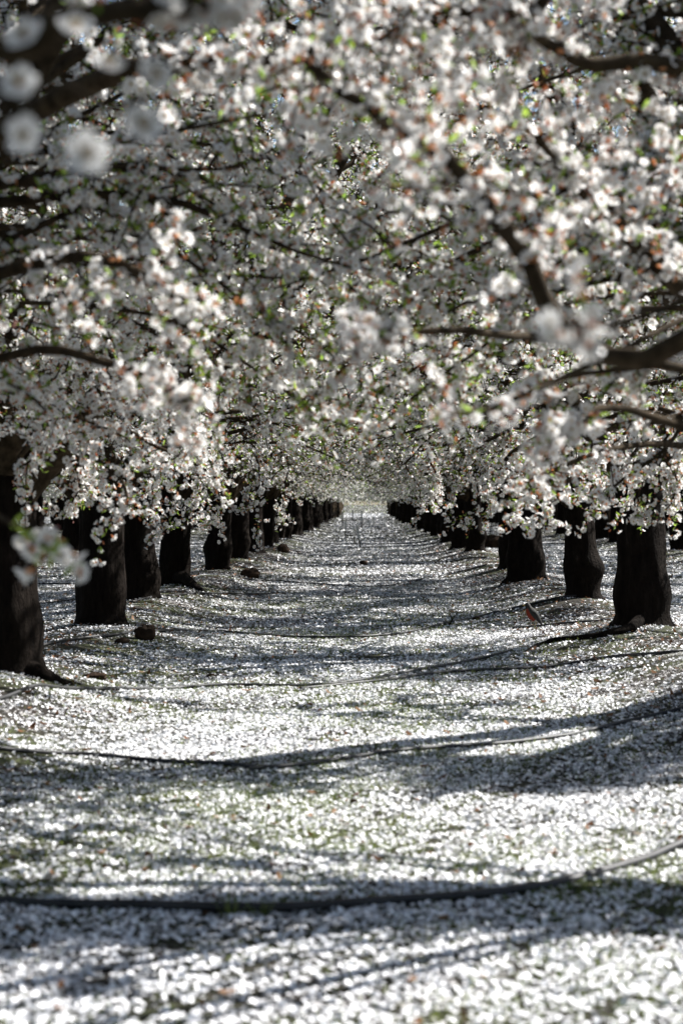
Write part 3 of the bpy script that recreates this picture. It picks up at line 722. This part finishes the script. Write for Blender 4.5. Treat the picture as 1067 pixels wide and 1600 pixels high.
root_part(tree_at(*LEFT[2]), rootpath([(60, 1060), (95, 1068), (150, 1072)], [.02, -.005, -.04]), [.06, .035, .015])

# ------------------------------------------------------------------ irrigation hoses
def hose(pxpts, label, r=.0115, lift=.004, world=None, grp=None):
    P = [pix_ground(a, b) for a, b in pxpts] if world is None else world
    rng = random.Random(int(abs(P[0][1]) * 991)); pts = []
    for i in range(len(P) - 1):
        a, b, c, d = [np.array(q) for q in (P[max(i - 1, 0)], P[i], P[i + 1], P[min(i + 2, len(P) - 1)])]
        n = max(3, int(np.linalg.norm(c - b) / .12))
        for s in range(n):
            t = s / n; q = .5 * ((2 * b) + (c - a) * t + (2 * a - 5 * b + 4 * c - d) * t * t + (3 * b - a - 3 * c + d) * t ** 3)
            pts.append((q[0], q[1] + .018 * sin(q[0] * 3.1 + P[0][1]) + .009 * sin(q[0] * 8.3 + 1) + rng.uniform(-.002, .002), float(gz(q[0], q[1])) + r * (.75 + .55 * float(lump(q[0], q[1], 2.7, 5.0))) + lift))
    q = P[-1]; pts.append((q[0], q[1], float(gz(q[0], q[1])) + r + lift))
    mb = MB(); tube(mb, pts, [r] * len(pts), 10)
    return tag(mb.build('irrigation_hose', M_HOSE), label, 'hose', grp or 'black irrigation hoses lying across the lane')
hose([(-260, 1400), (-60, 1412), (0, 1417), (130, 1424), (350, 1428), (500, 1424), (640, 1416), (700, 1411), (830, 1395), (900, 1383), (1000, 1354), (1067, 1326), (1200, 1270)], 'nearest and thickest black hose, crossing the foreground petals and curving up at right', .0155)
hose([(-100, 1166), (0, 1173), (130, 1182), (280, 1196), (400, 1206)], 'short stretch of dark hose ending in the shade band left of centre', .011)
hose([(390, 1208), (480, 1200), (620, 1180), (760, 1168), (850, 1158), (900, 1150), (960, 1136), (1067, 1112), (1180, 1090)], 'dark hose climbing right onto the big shaded berm hump, second from the bottom', .011)
hose([(-80, 1112), (0, 1096), (130, 1080), (300, 1076), (480, 1074), (560, 1066), (640, 1052), (740, 1034), (800, 1020)], 'dark hose past the foot of the left-edge trunk, ending by the arched root', .012)
hose([(470, 1078), (600, 1066), (680, 1056), (850, 1045), (950, 1030), (1067, 1018), (1140, 1008)], 'grey hose passing in front of the big near trunk on the right', .012)
hose([(60, 1014), (110, 1003), (200, 991), (330, 987), (420, 995), (480, 998), (600, 996), (700, 975), (770, 959), (830, 946), (900, 934)], 'long dark hose running behind the square soil clod and up past the robin', .012)
hose([(800, 984), (860, 978), (945, 970), (1067, 960), (1120, 955)], 'hose lying behind the base of the big right-hand trunk', .011)
hose([(170, 950), (215, 940), (280, 931), (350, 929), (430, 930)], 'short hose leading right from behind the third trunk from the left', .011)
hose([(380, 905), (440, 909), (520, 916), (600, 917), (650, 908), (710, 896), (760, 884)], 'hose below the small stakes, curving up towards the right-hand berm', .013)
hose([(300, 880), (380, 888), (470, 887), (560, 881), (700, 879), (760, 872)], 'straight dark hose passing just behind the clod beside the fifth left trunk', .013)
hose([(370, 861), (470, 863), (560, 857), (650, 853), (720, 847)], 'hose crossing the lane right at the foot of the frontmost stakes', .015)
hose([(60, 905), (130, 899), (200, 893)], 'upper of two thin hoses in the gap between the two leftmost trunks', .013)
hose([(50, 914), (130, 913), (190, 908)], 'lower of two thin hoses in the gap between the two leftmost trunks', .013)
hose([(50, 945), (90, 942), (140, 935)], 'hose just behind the foot of the second trunk from the left', .013)
for i, Y in enumerate([54.5, 58.5, 63, 68.5, 74, 79, 86, 92, 101, 110, 120, 133]):
    w = [(-11.5, Y + rnd.uniform(-.8, .8), 0), (-5, Y + rnd.uniform(-.7, .7), 0), (-1, Y + rnd.uniform(-.5, .5), 0), (2, Y + rnd.uniform(-.6, .6), 0), (6, Y + rnd.uniform(-.8, .8), 0), (11.5, Y + rnd.uniform(-.8, .8), 0)]
    hose(None, 'thin hose crossing the lane far off, beyond the little stakes', .017, world=w, grp='distant hoses across the lane')

# ------------------------------------------------------------------ stakes in the lane
def stake(px, base, topy, lean, label, w=.045):
    p = np.array(pix_ground(px, base)); h = (base - topy) * p[1] / F
    root = empty('stake', tuple(p))
    def slab(z0, z1, ww, m, name):
        mb = MB(); V = []
        for z, k in ((z0, 1.0), (z1 - .01, 1.0), (z1, .8)):
            for sx, sy in ((-1, -1), (1, -1), (1, 1), (-1, 1)): V.append((lean * z + sx * ww / 2 * k, sy * ww / 2 * k * .8, z))
        mb.add(V, [[i * 4 + k, i * 4 + (k + 1) % 4, i * 4 + 4 + (k + 1) % 4, i * 4 + 4 + k] for i in range(2) for k in range(4)] + [[8, 9, 10, 11], [3, 2, 1, 0]])
        return mb.build(name, m, root, smooth=False)
    slab(h * .42, h, w, M_STAKE, 'post'); slab(-.06, h * .42, w * .85, M_STAKE2, 'foot')
    tag(root, label, 'stake', 'pale stakes standing in the middle of the lane')
stake(563, 856, 822, -.16, 'frontmost pale stake, leaning left, right one of the near pair', .06)
stake(554, 852, 821, -.05, 'upright pale stake just left of the leaning front one', .055)
stake(540, 840, 815, -.03, 'stake left of and slightly behind the front pair', .06)
stake(535, 818, 799, .0, 'leftmost short pale stake, behind the others on the left', .09)
stake(551, 815, 797, .0, 'middle pale stake of the back three', .10)
stake(565, 826, 798, .0, 'tall light stake at the right of the back three', .085)

def thin_stem(px, base, tx, ty, r, label, name='dry_stem', cat='stem'):
    p = np.array(pix_ground(px, base)); q = np.array(pix(tx, ty, p[1])); m1 = (p * .55 + q * .45) + np.array([.03, 0, 0])
    mb = MB(); tube(mb, [p - np.array([0, 0, .02]), m1, q], [r, r * .8, r * .5], 6, 0)
    tube(mb, [m1, m1 + np.array([.07, .02, .10])], [r * .5, r * .3], 5, 0)
    tag(mb.build(name, M_BARK), label, cat)
thin_stem(758, 858, 771, 800, .012, 'thin bare dark stem leaning right beside the far right-hand trunk')
thin_stem(700, 978, 703, 958, .008, 'short dark peg standing under the hose left of the robin', 'hose_peg', 'peg')
thin_stem(120, 900, 122, 880, .010, 'small dark twig upright between the first and second trunks from the left')

# ------------------------------------------------------------------ clods
def clod(px, py, wpx, hpx, label, seed, sq=0):
    p = pix_ground(px, py); s = p[1] / F; rng = random.Random(seed); mb = MB(); V = []; n, mr = 16, 9
    ph = [rng.uniform(0, 6) for _ in range(6)]
    for i in range(mr + 1):
        th = pi * i / mr
        for k in range(n):
            a = 2 * pi * k / n; ca, sa = cos(a), sin(a); e = .72 if sq else .9
            x = math.copysign(abs(ca) ** e, ca) * sin(th) ** e; y = math.copysign(abs(sa) ** e, sa) * sin(th) ** e; z = math.copysign(abs(cos(th)) ** e, cos(th))
            f = 1 + .2 * sin(3 * a + ph[0] + 2 * th) + .09 * sin(5 * th + ph[1] + a) + rng.uniform(-.05, .05)
            V.append((x * f * wpx * s / 2, y * f * wpx * s * .4, z * f * hpx * s / 2 + hpx * s * .36))
    Fq = [[i * n + k, i * n + (k + 1) % n, (i + 1) * n + (k + 1) % n, (i + 1) * n + k] for i in range(mr) for k in range(n)]
    mb.add(V, Fq); o = mb.build('soil_clod', M_CLOD); o.location = p
    tag(o, label, 'clod', 'dark soil clods among the petals')
clod(228, 1000, 31, 24, 'square reddish-brown clod lying on the long hose near the second left trunk', 1, 1)
clod(190, 1006, 22, 10, 'flat dark clod just left of the square one', 2)
clod(150, 1062, 36, 12, 'low ragged brown clod right of the trunk at the left edge', 3)
clod(392, 903, 30, 16, 'rounded dark clod at the foot of the fifth trunk from the left', 4)
clod(442, 863, 18, 14, 'small dark clod left of the stakes by the edge of the lane', 5)
clod(567, 884, 12, 9, 'tiny dark clod mid-lane below the stakes', 6)
clod(553, 1258, 13, 9, 'small round brown clod alone on the sunlit petals in the centre', 7)
clod(745, 970, 12, 7, 'tiny dark clod between the hoses left of the robin', 8)
clod(832, 1392, 22, 14, 'black lump lying on the nearest hose right of centre', 9)
clod(50, 1490, 20, 12, 'dark crumb of soil at the lower left below the nearest hose', 10)
clod(330, 1060, 14, 7, 'small dark clod just behind the hose left of centre', 11)
clod(770, 857, 34, 22, 'dark block of earth between the far right trunk and the third right trunk', 12, 1)

def grass_tuft(px, py, label, seed, n=26, h=.07, m=M_GRASS):
    p = pix_ground(px, py); rng = random.Random(seed); mb = MB()
    for i in range(n):
        a = rng.uniform(0, 6.28); q = rng.uniform(0, .035); b = np.array([cos(a) * q, sin(a) * q, -.005]); l = h * rng.uniform(.5, 1.2)
        d = np.array([cos(a) * .5, sin(a) * .5, 1]) * l; s = np.array([-sin(a), cos(a), 0]) * .0022
        mb.add([b - s, b + s, b + d * .6 + s * .7, b + d * .6 - s * .7], [[0, 1, 2, 3]]); mb.add([b + d * .6 - s * .7, b + d * .6 + s * .7, b + d + np.array([cos(a), sin(a), -.3]) * l * .2], [[0, 1, 2]])
    o = mb.build('grass_tuft', m, smooth=False); o.location = p; tag(o, label, 'grass tuft')
grass_tuft(362, 1432, 'wispy yellow-green tuft in front of the nearest hose, left one of two', 3)
grass_tuft(405, 1430, 'sparser brownish-green tuft at the nearest hose, right one of two', 4, 18)

# ------------------------------------------------------------------ the robin
def robin():
    M_BACK = simple('robin_back', (.018, .018, .017), (.040, .040, .036), 60, .8, .2)
    M_BRE = simple('robin_breast', (.15, .022, .012), (.21, .035, .018), 60, .8, .2)
    M_HEAD = simple('robin_head', (.010, .010, .010), (.020, .020, .019), 60, .7, .2)
    M_BEAK = simple('robin_beak', (.30, .20, .04), (.36, .24, .05), 60, .5, .3)
    M_WHITE = simple('robin_belly', (.45, .43, .40), (.55, .53, .50), 60, .8, .2)
    p = pix_ground(834, 984); root = empty('robin', p, 0); root.scale = (1.02,) * 3
    # spine from tail root (right, low) to the crown of the head (left, high)
    sp = [(.060, 0, .060, .010, .012), (.045, 0, .075, .026, .024), (.022, 0, .098, .040, .038), (-.004, 0, .126, .048, .046), (-.026, 0, .155, .046, .044),
          (-.040, 0, .180, .036, .036), (-.048, 0, .196, .028, .029), (-.054, 0, .212, .026, .027), (-.060, 0, .226, .023, .023), (-.066, 0, .238, .012, .012), (-.069, 0, .243, .002, .002)]
    n = 20; V = []; mi = []
    for i, (x, y, z, a, b) in enumerate(sp):
        q0 = sp[max(i - 1, 0)]; q1 = sp[min(i + 1, len(sp) - 1)]; t = np.array([q1[0] - q0[0], 0, q1[2] - q0[2]]); t /= np.linalg.norm(t)
        front = np.array([-t[2], 0, t[0]])
        for k in range(n):
            w = 2 * pi * k / n; V.append(np.array([x, y, z]) + front * (a * cos(w)) + np.array([0, 1, 0]) * (b * sin(w)))
    Fq = []
    for i in range(len(sp) - 1):
        for k in range(n):
            Fq.append([i * n + k, i * n + (k + 1) % n, (i + 1) * n + (k + 1) % n, (i + 1) * n + k])
            w = 2 * pi * (k + .5) / n; c = cos(w)
            mi.append(2 if i >= 6 else (1 if (c > .25 and i >= 2) else (4 if (c > .3 and i < 2) else 0)))
    mb = MB(); mb.add(V, Fq, mi); mb.build('body', [M_BACK, M_BRE, M_HEAD, M_BEAK, M_WHITE], root)
    w = MB()
    for s in (-1, 1):
        P = [(-.022, .168, .004), (.004, .150, .026), (.030, .108, .026), (.056, .070, .016), (.078, .040, .003)]; V = []
        for x, z, hw in P:
            for u, yy in ((-1, .040), (0, .049), (1, .038)): V.append((x + u * hw * .7, s * yy * (1 - max(0, x) * 5.5), z + u * hw * .6))
        for x, z, hw in P:
            for u, yy in ((-1, .030), (0, .036), (1, .028)): V.append((x + u * hw * .7, s * yy * (1 - max(0, x) * 5.5), z + u * hw * .6))
        f = []
        for i in range(4):
            for j in range(2):
                f.append([i * 3 + j, i * 3 + j + 1, i * 3 + 4 + j, i * 3 + 3 + j]); f.append([15 + i * 3 + j + 3, 15 + i * 3 + 4 + j, 15 + i * 3 + j + 1, 15 + i * 3 + j])
            f.append([i * 3, i * 3 + 3, 18 + i * 3, 15 + i * 3]); f.append([i * 3 + 5, i * 3 + 2, 17 + i * 3, 20 + i * 3])
        wb = MB(); wb.add(V, f); wb.build('wing', M_BACK, root)
    tl = MB(); V = []
    for x, z, hw in ((.048, .070, .012), (.085, .030, .017), (.118, -.002, .022)):
        for sy in (-1, 1):
            V += [(x, sy * hw, z + .004), (x, sy * hw, z - .003)]
    f = []
    for i in range(2):
        b = i * 4; f += [[b, b + 2, b + 6, b + 4], [b + 1, b + 5, b + 7, b + 3], [b, b + 4, b + 5, b + 1], [b + 2, b + 3, b + 7, b + 6]]
    f += [[8, 10, 11, 9], [0, 1, 3, 2]]; tl.add([(a, b, c + .006) for a, b, c in V], f); tl.build('tail', M_HEAD, root, smooth=False)
    bk = MB(); tube(bk, [(-.078, 0, .220), (-.092, 0, .219), (-.104, 0, .215)], [.006, .004, .0008], 8); bk.build('beak', M_BEAK, root)
    for s in (-1, 1):
        lg = MB(); tube(lg, [(.012, s * .018, .085), (.020, s * .02, .045), (.004, s * .02, .004)], [.006, .0028, .0024], 6)
        for dx, dy in ((-.026, 0), (-.022, .012), (-.022, -.012), (.016, 0)): tube(lg, [(.004, s * .02, .005), (.004 + dx, s * .02 + dy, .003)], [.0022, .0014], 5)
        lg.build('leg', M_BEAK, root)
        ey = MB(); V = []; 
        for i in range(5):
            for k in range(8): V.append((-.062 + .0035 * sin(pi * i / 4) * cos(pi * k / 4), s * (.0225 + .0035 * cos(pi * i / 4)), .221 + .0035 * sin(pi * i / 4) * sin(pi * k / 4)))
        ey.add(V, [[i * 8 + k, i * 8 + (k + 1) % 8, (i + 1) * 8 + (k + 1) % 8, (i + 1) * 8 + k] for i in range(4) for k in range(8)]); ey.build('eye', M_HOSE, root)
    tag(root, 'robin with rust-red breast standing on petals left of the big right trunk', 'bird')
robin()

# ------------------------------------------------------------------ camera, light, world
sc = bpy.context.scene
cd = bpy.data.cameras.new('camera'); cam = bpy.data.objects.new('camera', cd); C.objects.link(cam); sc.camera = cam
cam.location = (0, 0, H); cam.rotation_euler = (radians(90), 0, 0)
cd.sensor_fit = 'HORIZONTAL'; cd.sensor_width = 24; cd.lens = F / 1067 * 24
cd.shift_x = -(VX - 533.5) / 1067; cd.shift_y = -(800 - VY) / 1067
cd.clip_start = .05; cd.clip_end = 3000
cd.dof.use_dof = True; cd.dof.focus_distance = 20.0; cd.dof.aperture_fstop = .001 * cd.lens / .0205; cd.dof.aperture_blades = 9

sd = bpy.data.lights.new('sun', 'SUN'); sd.energy = 5.0; sd.angle = radians(.53); sd.color = (1, .972, .93)
so = bpy.data.objects.new('sun', sd); C.objects.link(so)
from mathutils import Vector
az, el = radians(SUN_AZ), radians(SUN_EL)
sv = Vector((sin(az) * cos(el), cos(az) * cos(el), sin(el)))
so.rotation_euler = sv.to_track_quat('Z', 'Y').to_euler(); so.location = (20, 20, 30)
w = bpy.data.worlds.new('World'); sc.world = w; w.use_nodes = True
nt = w.node_tree; sky = nt.nodes.new('ShaderNodeTexSky'); sky.sky_type = 'NISHITA'; sky.sun_disc = False
sky.sun_elevation = el; sky.sun_rotation = az
bg = nt.nodes['Background']; bg.inputs[1].default_value = .05; nt.links.new(sky.outputs[0], bg.inputs[0])
sc.view_settings.view_transform = 'Standard'; sc.view_settings.look = 'None'; sc.view_settings.gamma = 1
sc.view_settings.exposure = 1.4; sc.view_settings.use_curve_mapping = False
sc.render.engine = 'CYCLES'
cy = sc.cycles; cy.max_bounces = 6; cy.diffuse_bounces = 1; cy.glossy_bounces = 2; cy.transmission_bounces = 3; cy.transparent_max_bounces = 4
cy.use_denoising = True; cy.denoiser = 'OPENIMAGEDENOISE'; cy.denoising_prefilter = 'ACCURATE'
cy.sample_clamp_indirect = 4
